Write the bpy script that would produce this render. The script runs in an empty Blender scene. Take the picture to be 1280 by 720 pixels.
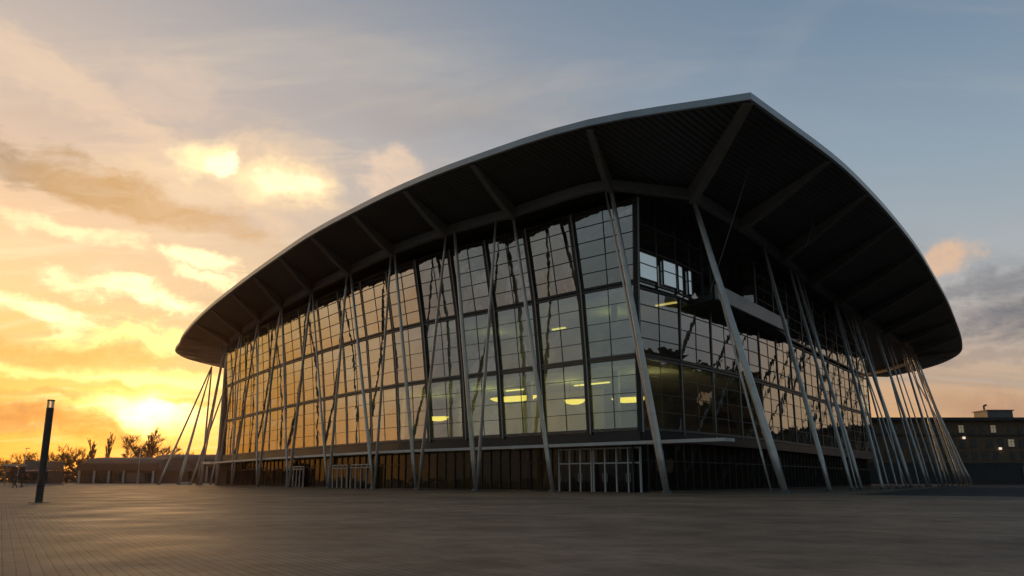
import bpy, bmesh, math, random
from mathutils import Vector, Matrix
random.seed(7)
SC = bpy.context.scene
COL = SC.collection
V = Vector
R = math.radians

# ------------------------------------------------------------------ object helpers
def link(o, parent=None):
    COL.objects.link(o)
    if parent is not None:
        o.parent = parent
    return o

def tag(o, label=None, cat=None, group=None, kind=None):
    if label: o['label'] = label
    if cat: o['category'] = cat
    if group: o['group'] = group
    if kind: o['kind'] = kind
    return o

def empty(name, loc=(0, 0, 0)):
    o = bpy.data.objects.new(name, None)
    o.location = loc
    o.empty_display_size = 0.5
    return link(o)

class MB:
    """collects shapes in world coordinates and links them as one mesh object"""
    def __init__(self):
        self.v = []; self.f = []; self.mi = []; self.cur = 0
    def add(self, vs, fs):
        b = len(self.v)
        self.v += [tuple(x) for x in vs]
        self.f += [tuple(i + b for i in q) for q in fs]
        self.mi += [self.cur] * len(fs)
    def quad(self, a, b, c, d):
        self.add([a, b, c, d], [(0, 1, 2, 3)])
    def box(self, c, s, rz=0.0):
        cx, cy, cz = c; hx, hy, hz = s[0] / 2, s[1] / 2, s[2] / 2
        co, si = math.cos(rz), math.sin(rz)
        vs = []
        for z in (-hz, hz):
            for x, y in ((-hx, -hy), (hx, -hy), (hx, hy), (-hx, hy)):
                vs.append((cx + x * co - y * si, cy + x * si + y * co, cz + z))
        self.add(vs, [(3, 2, 1, 0), (4, 5, 6, 7), (0, 1, 5, 4), (1, 2, 6, 5), (2, 3, 7, 6), (3, 0, 4, 7)])
    def bar(self, p, q, w, d, n):
        """box from p to q; w across (perpendicular to n), d along n"""
        p, q, n = V(p), V(q), V(n)
        t = (q - p).normalized()
        n = (n - t * n.dot(t)).normalized()
        s = t.cross(n)
        vs = []
        for e in (p, q):
            for a, b in ((-1, -1), (1, -1), (1, 1), (-1, 1)):
                vs.append(e + s * (a * w / 2) + n * (b * d / 2))
        self.add(vs, [(3, 2, 1, 0), (4, 5, 6, 7), (0, 1, 5, 4), (1, 2, 6, 5), (2, 3, 7, 6), (3, 0, 4, 7)])
    def tube(self, pts, radii, seg=10, caps=True):
        pts = [V(p) for p in pts]
        rings = []
        for i, p in enumerate(pts):
            a = pts[max(i - 1, 0)]; b = pts[min(i + 1, len(pts) - 1)]
            t = (b - a).normalized()
            u = t.cross(V((0, 0, 1))) if abs(t.z) < 0.95 else t.cross(V((1, 0, 0)))
            u.normalize(); w = t.cross(u)
            r = radii[i] if isinstance(radii, (list, tuple)) else radii
            rings.append([p + u * (r * math.cos(2 * math.pi * k / seg)) + w * (r * math.sin(2 * math.pi * k / seg)) for k in range(seg)])
        vs = [x for rg in rings for x in rg]
        fs = []
        for i in range(len(pts) - 1):
            for k in range(seg):
                k2 = (k + 1) % seg
                fs.append((i * seg + k, i * seg + k2, (i + 1) * seg + k2, (i + 1) * seg + k))
        if caps:
            fs.append(tuple(reversed(range(seg))))
            fs.append(tuple(range((len(pts) - 1) * seg, len(pts) * seg)))
        self.add(vs, fs)
    def prism(self, poly, z0, z1):
        n = len(poly)
        vs = [(x, y, z0) for x, y in poly] + [(x, y, z1) for x, y in poly]
        fs = [tuple(reversed(range(n))), tuple(range(n, 2 * n))]
        for i in range(n):
            j = (i + 1) % n
            fs.append((i, j, n + j, n + i))
        self.add(vs, fs)
    def wall(self, pts, z0, z1, thick, side=1):
        """thick wall along a plan polyline"""
        off = offset(pts, thick * side)
        n = len(pts)
        for i in range(n - 1):
            a, b, c, d = pts[i], pts[i + 1], off[i + 1], off[i]
            self.prism([a, b, c, d] if side < 0 else [d, c, b, a], z0, z1)
    def build(self, name, mat, parent=None, smooth=False, origin=None, tri=False, norm=True):
        me = bpy.data.meshes.new(name)
        o0 = V(origin) if origin is not None else V((0, 0, 0))
        me.from_pydata([V(x) - o0 for x in self.v], [], self.f)
        mats = mat if isinstance(mat, (list, tuple)) else [mat]
        for m in mats: me.materials.append(m)
        me.polygons.foreach_set('material_index', self.mi)
        if tri or norm:
            bm = bmesh.new(); bm.from_mesh(me)
            if tri:
                bmesh.ops.triangulate(bm, faces=[f for f in bm.faces if len(f.verts) > 4])
            if norm:
                bmesh.ops.recalc_face_normals(bm, faces=bm.faces)
            bm.to_mesh(me); bm.free()
        if smooth:
            me.polygons.foreach_set('use_smooth', [True] * len(me.polygons))
        me.update()
        o = bpy.data.objects.new(name, me)
        o.location = o0 - (parent_world(parent) if parent is not None else V((0, 0, 0)))
        return link(o, parent)

def parent_world(p):
    w = V((0, 0, 0))
    while p is not None:
        w += p.location; p = p.parent
    return w

def offset(pts, d):
    """offset a plan polyline to its left by d"""
    out = []
    n = len(pts)
    for i in range(n):
        a = V(pts[max(i - 1, 0)][:2]); b = V(pts[min(i + 1, n - 1)][:2])
        t = (b - a).normalized()
        out.append((pts[i][0] - t.y * d, pts[i][1] + t.x * d))
    return out

def catmull(pts, sub=8):
    P = [V(p) for p in pts]
    P = [P[0] * 2 - P[1]] + P + [P[-1] * 2 - P[-2]]
    out = []
    for i in range(1, len(P) - 2):
        for k in range(sub):
            t = k / sub
            a, b, c, d = P[i - 1], P[i], P[i + 1], P[i + 2]
            out.append(0.5 * ((2 * b) + (c - a) * t + (2 * a - 5 * b + 4 * c - d) * t * t + (3 * b - a - 3 * c + d) * t ** 3))
    out.append(P[-2].copy())
    return out

def resample(pts, n):
    P = [V(p) for p in pts]
    L = [0.0]
    for i in range(1, len(P)): L.append(L[-1] + (P[i] - P[i - 1]).length)
    out = []; j = 0
    for k in range(n + 1):
        s = L[-1] * k / n
        while j < len(P) - 2 and L[j + 1] < s: j += 1
        t = (s - L[j]) / max(L[j + 1] - L[j], 1e-9)
        out.append(P[j].lerp(P[j + 1], min(max(t, 0), 1)))
    return out

# ------------------------------------------------------------------ materials
def mat(name, col, rough=0.6, metal=0.0, var=0.15, scale=3.0, spec=0.5, bump=0.0, bscale=20.0):
    m = bpy.data.materials.new(name); m.use_nodes = True
    nt = m.node_tree; b = nt.nodes['Principled BSDF']
    b.inputs['Roughness'].default_value = rough
    b.inputs['Metallic'].default_value = metal
    b.inputs['Specular IOR Level'].default_value = spec
    tc = nt.nodes.new('ShaderNodeTexCoord')
    n = nt.nodes.new('ShaderNodeTexNoise'); n.inputs['Scale'].default_value = scale; n.inputs['Detail'].default_value = 6
    nt.links.new(tc.outputs['Object'], n.inputs['Vector'])
    r = nt.nodes.new('ShaderNodeValToRGB')
    r.color_ramp.elements[0].position = 0.3; r.color_ramp.elements[1].position = 0.7
    r.color_ramp.elements[0].color = (*[max(c * (1 - var), 0) for c in col], 1)
    r.color_ramp.elements[1].color = (*[min(c * (1 + var), 1) for c in col], 1)
    nt.links.new(n.outputs['Fac'], r.inputs['Fac'])
    nt.links.new(r.outputs['Color'], b.inputs['Base Color'])
    if bump:
        n2 = nt.nodes.new('ShaderNodeTexNoise'); n2.inputs['Scale'].default_value = bscale; n2.inputs['Detail'].default_value = 4
        nt.links.new(tc.outputs['Object'], n2.inputs['Vector'])
        bp = nt.nodes.new('ShaderNodeBump'); bp.inputs['Strength'].default_value = bump; bp.inputs['Distance'].default_value = 0.05
        nt.links.new(n2.outputs['Fac'], bp.inputs['Height']); nt.links.new(bp.outputs['Normal'], b.inputs['Normal'])
    return m

def emit(name, col, strength):
    m = bpy.data.materials.new(name); m.use_nodes = True
    b = m.node_tree.nodes['Principled BSDF']
    b.inputs['Base Color'].default_value = (*col, 1)
    b.inputs['Emission Color'].default_value = (*col, 1)
    b.inputs['Emission Strength'].default_value = strength
    return m

def glass_mat(name, tint, ior, wob=0.02, rough=0.01, dirt=0.04, refl=(0.97, 0.96, 0.94)):
    """coated architectural glazing: fresnel mirror over tinted see-through glass"""
    m = bpy.data.materials.new(name); m.use_nodes = True
    nt = m.node_tree; nt.nodes.clear()
    out = nt.nodes.new('ShaderNodeOutputMaterial')
    tr = nt.nodes.new('ShaderNodeBsdfTransparent'); tr.inputs['Color'].default_value = (*tint, 1)
    gl = nt.nodes.new('ShaderNodeBsdfGlossy'); gl.inputs['Roughness'].default_value = rough
    gl.inputs['Color'].default_value = (*refl, 1)
    df = nt.nodes.new('ShaderNodeBsdfDiffuse'); df.inputs['Color'].default_value = (0.25, 0.24, 0.22, 1)
    fr = nt.nodes.new('ShaderNodeFresnel'); fr.inputs['IOR'].default_value = ior
    mx = nt.nodes.new('ShaderNodeMixShader'); mx2 = nt.nodes.new('ShaderNodeMixShader')
    tc = nt.nodes.new('ShaderNodeTexCoord')
    n = nt.nodes.new('ShaderNodeTexNoise'); n.inputs['Scale'].default_value = 0.55; n.inputs['Detail'].default_value = 2
    bp = nt.nodes.new('ShaderNodeBump'); bp.inputs['Strength'].default_value = 1.0; bp.inputs['Distance'].default_value = wob
    nt.links.new(tc.outputs['Object'], n.inputs['Vector'])
    nt.links.new(n.outputs['Fac'], bp.inputs['Height'])
    nt.links.new(bp.outputs['Normal'], gl.inputs['Normal'])
    nt.links.new(fr.outputs['Fac'], mx.inputs['Fac'])
    nt.links.new(tr.outputs['BSDF'], mx.inputs[1]); nt.links.new(gl.outputs['BSDF'], mx.inputs[2])
    n3 = nt.nodes.new('ShaderNodeTexNoise'); n3.inputs['Scale'].default_value = 0.8; n3.inputs['Detail'].default_value = 5
    nt.links.new(tc.outputs['Object'], n3.inputs['Vector'])
    mul = nt.nodes.new('ShaderNodeMath'); mul.operation = 'MULTIPLY'; mul.inputs[1].default_value = dirt * 2
    nt.links.new(n3.outputs['Fac'], mul.inputs[0]); nt.links.new(mul.outputs[0], mx2.inputs['Fac'])
    nt.links.new(mx.outputs['Shader'], mx2.inputs[1]); nt.links.new(df.outputs['BSDF'], mx2.inputs[2])
    nt.links.new(mx2.outputs['Shader'], out.inputs['Surface'])
    return m

M = {}
M['fascia'] = mat('fascia_metal', (0.42, 0.43, 0.44), 0.42, 0.5, 0.08, 0.6)
M['roof'] = mat('roof_membrane', (0.16, 0.165, 0.17), 0.7, 0, 0.12, 0.2)
M['beam'] = mat('beam_paint', (0.22, 0.21, 0.195), 0.55, 0, 0.12, 0.8)
M['ring'] = mat('ring_paint', (0.20, 0.196, 0.19), 0.5, 0, 0.1, 0.8)
M['column'] = mat('column_paint', (0.56, 0.54, 0.51), 0.33, 0.55, 0.12, 1.2)
M['plate'] = mat('base_plate_steel', (0.16, 0.16, 0.16), 0.5, 0.5, 0.2, 5)
M['mullion'] = mat('mullion_metal', (0.022, 0.022, 0.023), 0.5, 0.0, 0.2, 3)
M['flange'] = mat('flange_metal', (0.36, 0.35, 0.33), 0.45, 0.0, 0.1, 2)
M['bars'] = mat('glazing_bar_metal', (0.03, 0.03, 0.031), 0.5, 0.0, 0.2, 3)
M['bars_fine'] = mat('fine_glazing_bar', (0.10, 0.098, 0.094), 0.45, 0.0, 0.2, 3)
M['spandrel'] = mat('spandrel_panel', (0.02, 0.02, 0.021), 0.45, 0, 0.2, 2)
M['canopy'] = mat('canopy_paint', (0.60, 0.585, 0.56), 0.45, 0, 0.08, 1.5)
M['doorframe'] = mat('door_frame_paint', (0.55, 0.54, 0.52), 0.45, 0, 0.08, 2)
M['slab'] = mat('floor_slab', (0.48, 0.46, 0.40), 0.7, 0, 0.1, 0.7)
M['inner'] = mat('inner_wall_plaster', (0.50, 0.43, 0.28), 0.8, 0, 0.25, 0.25)
M['dark'] = mat('dark_cladding', (0.035, 0.036, 0.037), 0.6, 0, 0.2, 0.6)
M['pilaster'] = mat('end_pilaster_stone', (0.24, 0.20, 0.16), 0.7, 0, 0.15, 0.7)
M['balcony'] = mat('balcony_panel', (0.36, 0.37, 0.38), 0.4, 0.0, 0.1, 0.8)
M['strip'] = emit('strip_light_tube', (1.0, .70, .20), 1.7)
M['skypane'] = emit('sky_reflection_glow', (.40, .50, .55), .42)  # emission stands in for sky mirrored in the terrace panes
M['glass'] = glass_mat('facade_glass', (0.58, 0.84, 0.66), 4.7, 0.024)
M['glass_side'] = glass_mat('side_glass', (0.36, 0.44, 0.44), 3.2, 0.016)
M['glass_ground'] = glass_mat('ground_floor_glass', (0.27, 0.27, 0.25), 1.5, 0.01, refl=(.42, .42, .42))

# soffit: dark slats with open joints, running along the roof edge
def soffit_mat(name, ang):
    m = mat(name, (0.055, 0.055, 0.056), 0.42, 0.0, 0.2, 0.15)
    nt = m.node_tree; b = nt.nodes['Principled BSDF']; L = nt.links.new
    tc = nt.nodes.new('ShaderNodeTexCoord'); wv = nt.nodes.new('ShaderNodeTexWave')
    wv.bands_direction = 'X'; wv.inputs['Scale'].default_value = 0.62; wv.inputs['Distortion'].default_value = 0
    mp = nt.nodes.new('ShaderNodeMapping'); mp.inputs['Rotation'].default_value = (0, 0, ang)
    L(tc.outputs['Object'], mp.inputs['Vector']); L(mp.outputs['Vector'], wv.inputs['Vector'])
    cr = nt.nodes.new('ShaderNodeValToRGB'); cr.color_ramp.elements[0].position = .12; cr.color_ramp.elements[0].color = (.12, .12, .12, 1)
    cr.color_ramp.elements[1].position = .42; cr.color_ramp.elements[1].color = (1, 1, 1, 1); L(wv.outputs['Fac'], cr.inputs['Fac'])
    mx = nt.nodes.new('ShaderNodeMix'); mx.data_type = 'RGBA'; mx.blend_type = 'MULTIPLY'; mx.inputs[0].default_value = 1
    src = b.inputs['Base Color'].links[0].from_socket
    L(src, mx.inputs[6]); L(cr.outputs['Color'], mx.inputs[7]); L(mx.outputs[2], b.inputs['Base Color'])
    bp = nt.nodes.new('ShaderNodeBump'); bp.inputs['Strength'].default_value = .7; bp.inputs['Distance'].default_value = 0.06
    L(wv.outputs['Fac'], bp.inputs['Height']); L(bp.outputs['Normal'], b.inputs['Normal'])
    return m
M['soffit'] = soffit_mat('soffit_slats', R(40))
M['soffit_r'] = soffit_mat('soffit_slats_side', R(-138))

# ------------------------------------------------------------------ camera
cam = bpy.data.cameras.new('camera'); co = bpy.data.objects.new('camera', cam); link(co)
cam.sensor_width = 36.0; cam.lens = 36.0 * 1036 / 1280
cam.clip_end = 6000; cam.clip_start = 0.1
co.location = (0, 0, 1.0); co.rotation_euler = (R(90 + 13), 0, 0)
SC.camera = co

# ------------------------------------------------------------------ world
W = bpy.data.worlds.new('World'); SC.world = W; W.use_nodes = True
nt = W.node_tree; nt.nodes.clear(); LK = nt.links.new
def S(v):
    return v
def mth(op, a, b=None, c=None, clamp=False):
    n = nt.nodes.new('ShaderNodeMath'); n.operation = op; n.use_clamp = clamp
    for i, x in enumerate((a, b, c)):
        if x is None: continue
        if isinstance(x, (int, float)): n.inputs[i].default_value = x
        else: LK(x, n.inputs[i])
    return n.outputs[0]
def add(a, b): return mth('ADD', a, b)
def sub(a, b): return mth('SUBTRACT', a, b)
def mul(a, b): return mth('MULTIPLY', a, b)
def div(a, b): return mth('DIVIDE', a, b)
def ramp(x, stops):
    n = nt.nodes.new('ShaderNodeValToRGB'); cr = n.color_ramp
    while len(cr.elements) < len(stops): cr.elements.new(0.5)
    for e, (p, c) in zip(cr.elements, stops):
        e.position = p; e.color = (*c, 1)
    LK(x, n.inputs['Fac']); return n.outputs['Color']
def mixc(f, a, b, mode='MIX'):
    n = nt.nodes.new('ShaderNodeMix'); n.data_type = 'RGBA'; n.blend_type = mode; n.clamp_factor = True
    for s, x in ((n.inputs[0], f), (n.inputs[6], a), (n.inputs[7], b)):
        if isinstance(x, (int, float)): s.default_value = x
        elif isinstance(x, tuple): s.default_value = (*x, 1)
        else: LK(x, s)
    return n.outputs[2]
def sstep(x, lo, hi):
    n = nt.nodes.new('ShaderNodeMapRange'); n.interpolation_type = 'SMOOTHSTEP'
    LK(x, n.inputs['Value']); n.inputs['From Min'].default_value = lo; n.inputs['From Max'].default_value = hi
    return n.outputs['Result']
tc = nt.nodes.new('ShaderNodeTexCoord')
nv = nt.nodes.new('ShaderNodeVectorMath'); nv.operation = 'NORMALIZE'; LK(tc.outputs['Generated'], nv.inputs[0])
sep = nt.nodes.new('ShaderNodeSeparateXYZ'); LK(nv.outputs[0], sep.inputs[0])
X, Y, Z = sep.outputs
DEG = 180 / math.pi
az0 = mul(mth('ARCTAN2', X, Y), DEG)
el0 = mul(mth('ARCSINE', Z), DEG)
# cloud layer coordinates: the direction projected on a high flat layer
zz = add(mth('MAXIMUM', Z, 0.0), 0.16)
cq = nt.nodes.new('ShaderNodeCombineXYZ'); LK(div(X, zz), cq.inputs[0]); LK(div(Y, zz), cq.inputs[1])
def noise(vec, scale, detail=6, rough=0.55, dist=0.0, rot=0.0, stretch=(1, 1, 1), loc=(0, 0, 0)):
    mp = nt.nodes.new('ShaderNodeMapping'); mp.inputs['Rotation'].default_value = (0, 0, rot)
    mp.inputs['Scale'].default_value = stretch; mp.inputs['Location'].default_value = loc
    LK(vec, mp.inputs['Vector'])
    n = nt.nodes.new('ShaderNodeTexNoise'); n.inputs['Scale'].default_value = scale
    n.inputs['Detail'].default_value = detail; n.inputs['Roughness'].default_value = rough; n.inputs['Distortion'].default_value = dist
    LK(mp.outputs['Vector'], n.inputs['Vector']); return n.outputs['Fac']
Q = cq.outputs[0]
D = nv.outputs[0]
wa = noise(D, 7.0, 5, 0.6); wb = noise(D, 9.0, 5, 0.6, loc=(3.1, 1.7, 0.4))
az = add(az0, mul(sub(wa, 0.5), 9.0))
el = add(el0, mul(sub(wb, 0.5), 5.0))
def g(a, e, sa, se, tilt=0.0, w=True):
    A, E = (az, el) if w else (az0, el0)
    da = sub(A, a); de = sub(E, e)
    if tilt: de = add(de, mul(da, tilt))
    x = div(da, sa); y = div(de, se)
    return mth('EXPONENT', mul(add(mul(x, x), mul(y, y)), -1.0))
t40 = div(el0, 40.0)
cool = ramp(t40, [(0, (.20, .20, .21)), (.12, (.27, .29, .31)), (.22, (.34, .365, .40)), (.34, (.345, .395, .435)), (.5, (.255, .335, .41)), (.7, (.165, .245, .34)), (1, (.10, .165, .26))])
warm = ramp(t40, [(0, (.95, .22, .012)), (.06, (1.0, .33, .02)), (.11, (1.05, .50, .05)), (.18, (1.05, .63, .15)), (.28, (1.0, .66, .29)), (.40, (.92, .60, .34)), (.52, (.72, .52, .38)), (.66, (.58, .47, .40)), (.82, (.40, .37, .36)), (1, (.19, .22, .28))])
x = div(add(az0, 42.0), 36.0)
wfac = mul(mth('EXPONENT', mul(mul(x, x), -1.0)), add(mul(sstep(Y, -.22, .34), .93), .07))
cool = mixc(mul(sstep(Y, .62, -.15), .62), cool, (.055, .105, .125))
warm = mixc(mul(sstep(az0, -42, -62), .75), warm, (1.15, .80, .46))
sky = mixc(wfac, cool, warm)
# warm belt along the horizon on the sunset half of the sky
xb = div(sub(az0, 2.0), 46.0)
belt = mul(mth('EXPONENT', mul(mul(xb, xb), -1.0)), mth('EXPONENT', mul(mul(div(el0, 8.0), div(el0, 8.0)), -1.0)))
sky = mixc(mul(belt, 0.97), sky, (.90, .44, .12))
sky = mixc(mul(g(45, 5.0, 11, 5.5, 0, False), .75), sky, (.80, .56, .34))
sky = mixc(mul(wfac, mth('EXPONENT', mul(mul(div(el0, 5.5), div(el0, 5.5)), -1.0))), sky, (1.0, .40, .04))
# thin streaked cloud
n1 = noise(Q, 1.5, 9, 0.62, 0.5, R(25), (0.5, 1.8, 1))
n2 = noise(Q, 0.75, 8, 0.6, 0.6, R(12), (0.5, 1.5, 1), (5.3, 2.2, 0))
n3 = noise(Q, 2.6, 8, 0.6, 0.3, R(20), (0.6, 1.5, 1), (1.3, 7.2, 0))
lit = sstep(n1, 0.50, 0.74)
shade = sstep(n2, 0.50, 0.72)
clr_lit = mixc(wfac, (.42, .40, .41), (1.12, .84, .46))
clr_dark = mixc(wfac, (.17, .20, .25), (.66, .44, .27))
high = sstep(el0, 34, 16)
low = sstep(el0, 1.0, 6.0)
sky = mixc(mul(mul(shade, 0.55), low), sky, clr_dark)
sky = mixc(mul(mul(lit, 0.62), add(mul(high, .8), .2)), sky, clr_lit)
n5 = noise(Q, 3.4, 9, 0.66, 0.6, R(22), (0.42, 1.9, 1), (4.3, 0.2, 0))
sky = mixc(mul(mul(sstep(n5, .48, .74), add(mul(wfac, .42), .06)), high), sky, mixc(wfac, (.45, .43, .43), (1.15, .88, .54)))
sky = mixc(mul(mul(sstep(n5, .46, .24), add(mul(wfac, .30), .05)), low), sky, mixc(wfac, (.20, .23, .28), (.62, .42, .27)))
# individual clouds
def blob(fac, col, amt=1.0):
    global sky
    sky = mixc(mul(fac, amt), sky, col)
nf = noise(D, 11.0, 10, 0.68, 0.6, 0, (1, 1, 3.2), (2.2, 9.1, 4.0))
nc = noise(D, 13.0, 9, 0.58, 0.25, 0, (1, 1, 1.7), (7.2, 1.1, 6.0))
nt5 = noise(D, 16.0, 9, 0.66, 0.8, 0, (1, 1, 2.4), (1.2, 3.1, 8.0))
def cb(gf, col, amt=1.0, k=1.3, lo=.34, hi=.74, puffy=False):
    lo -= .05; hi += .13; k *= 1.2
    """a cloud with a ragged edge: a soft mask broken up by fine noise"""
    f = sstep(add(gf, mul(sub(nc if puffy else nf, .5), k)), lo, hi)
    tex = mth('ADD', mul(nt5, 1.7), -.05, clamp=True)
    blob(mul(mul(f, sstep(gf, .02, .25)), tex), col, amt)
cb(g(-20, 19.3, 8.0, 3.6), (.93, .66, .40), .75, 1.2, .2, .8)
cb(g(-31, 23.5, 11, 1.7, .30), (.84, .61, .42), .7, 1.4)
cb(g(-24, 24.8, 4.5, 2.2), (.80, .58, .43), .45, 1.7, puffy=True)
cb(g(-33, 18.6, 6, 1.7, .12), (.40, .27, .17), .95)
cb(g(-24.0, 17.0, 10, 1.5, .20), (.62, .36, .15), .95)
cb(g(-21.2, 20.6, 2.6, 1.7), (1.30, .98, .52), 1.0, 1.5, .3, .8, True)
cb(g(-16.6, 19.4, 4.2, 1.9), (1.18, .86, .47), .95, 1.5, .3, .85, True)
cb(g(-20.0, 20.3, 1.3, .9), (1.65, 1.32, .84), .85, 1.3, .34, .7, True)
cb(g(-16.2, 19.5, 1.8, .8), (1.5, 1.18, .72), .7, 1.4, .34, .75, True)
cb(g(-9.4, 20.6, 2.6, 2.0), (.90, .64, .44), .75, 1.6, .36, .8, True)
for a_, e_, sa, se, ti, k in ((-25, 11.3, 5.0, .85, .18, 1), (-21.6, 13.9, 2.6, .75, .15, .95), (-21.0, 12.6, 2.2, .65, .3, .9), (-30.5, 10.2, 4.0, .8, .15, 1), (-23, 8.7, 7.5, .8, .0, .95), (-22.5, 6.6, 6.5, .9, .0, 1.0), (-30.0, 6.6, 4.0, .7, .05, .8), (-29, 15, 5, .7, .12, .5)):
    cb(g(a_, e_, sa, se, ti), (1.7, 1.32, .70) if e_ > 9.5 else (1.5, 1.12, .36), k, 1.45, .30, .85)
cb(g(-28, 7.7, 8, .9, .0), (.80, .40, .09), 1.0)
cb(g(-25, 5.3, 5, .65, .0), (.84, .38, .04), .95)
cb(g(-31.5, 4.6, 3, .45, .0), (.80, .40, .08), .7)
cb(g(-19.3, 4.3, 1.4, .4, .0), (.70, .36, .05), .7)
# right-hand clouds
cb(g(28.6, 13.5, 3.2, 1.3), (.80, .49, .29), .9, 1.2, .4, .8, True)
cb(g(33.5, 9.3, 7.0, 2.1), (.125, .13, .155), .95, 1.0, .3, .75)
cb(g(31.0, 11.4, 5, .9, -.1), (.19, .19, .21), .8, 1.2)
cb(g(30, 7.2, 6, .6), (.30, .24, .22), .6, 1.2)
blob(mul(g(31, 4.0, 5.0, .85, .03), 1), (.44, .25, .17), .8)
cb(g(14, 22.0, 3.6, 2.2), (.46, .43, .42), .5, 1.2, puffy=True)
cb(g(20, 27.5, 5, 1.6, -.8), (.33, .36, .40), .16, 1.0, .0, .9)
# sun glow through the cloud
glow = add(mul(g(-23.0, 4.0, 2.5, 1.1, 0, True), 2.8), mul(g(-23.3, 4.0, 8, 2.8, 0, False), .25))
gc = nt.nodes.new('ShaderNodeVectorMath'); gc.operation = 'SCALE'; gc.inputs[0].default_value = (1.0, .76, .30); LK(glow, gc.inputs['Scale'])
sky = mixc(1.0, sky, gc.outputs[0], 'ADD')
sky = mixc(mul(mul(mth('EXPONENT', mul(mul(div(el0, 2.3), div(el0, 2.3)), -1.0)), wfac), .8), sky, (.92, .31, .025))
cb(g(-31.5, 3.5, 7.0, 1.0, .10), (.46, .17, .05), .92, .5, .2, .7)
cb(g(-25.2, 2.5, 4.5, .8, .08), (.62, .19, .02), .85, .5, .2, .7)
cb(g(-28.5, 5.0, 4.0, .42, .02), (.72, .36, .08), .8, .9)
cb(g(-21.0, 4.9, 2.2, .36, .0), (.80, .42, .06), .75, .8)
cb(g(-26.5, 6.9, 6.0, .40, .0), (.84, .50, .14), .7, .9)
# below the horizon: dark ground tone
sky = mixc(sstep(el0, 0.0, -2.0), sky, (.05, .045, .04))
bg = nt.nodes.new('ShaderNodeBackground'); LK(sky, bg.inputs['Color']); bg.inputs['Strength'].default_value = 1.03
st = nt.nodes.new('ShaderNodeTexSky'); st.sky_type = 'NISHITA'; st.sun_disc = False
SUN_AZ, SUN_EL = -23.4, 3.6
st.sun_elevation = R(SUN_EL); st.sun_rotation = R(SUN_AZ)
bg2 = nt.nodes.new('ShaderNodeBackground'); LK(st.outputs['Color'], bg2.inputs['Color']); bg2.inputs['Strength'].default_value = 0.01
ads = nt.nodes.new('ShaderNodeAddShader'); LK(bg.outputs[0], ads.inputs[0]); LK(bg2.outputs[0], ads.inputs[1])
wo = nt.nodes.new('ShaderNodeOutputWorld'); LK(ads.outputs[0], wo.inputs['Surface'])
W.cycles.sampling_method = 'MANUAL'; W.cycles.sample_map_resolution = 1024

sl = bpy.data.lights.new('sun', 'SUN'); sl.energy = 0.8; sl.angle = R(8.0); sl.color = (1.0, .55, .22)
so = bpy.data.objects.new('sun', sl); link(so)
sd = V((math.sin(R(SUN_AZ)) * math.cos(R(SUN_EL)), math.cos(R(SUN_AZ)) * math.cos(R(SUN_EL)), math.sin(R(SUN_EL))))
so.rotation_euler = sd.to_track_quat('Z', 'Y').to_euler(); so.location = (-60, 150, 60)

vs = SC.view_settings
vs.view_transform = 'Standard'; vs.look = 'None'; vs.gamma = 1; vs.exposure = 0; vs.use_curve_mapping = False
SC.cycles.use_denoising = True
SC.cycles.max_bounces = 8; SC.cycles.transparent_max_bounces = 16
SC.cycles.sample_clamp_indirect = 4.0

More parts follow.
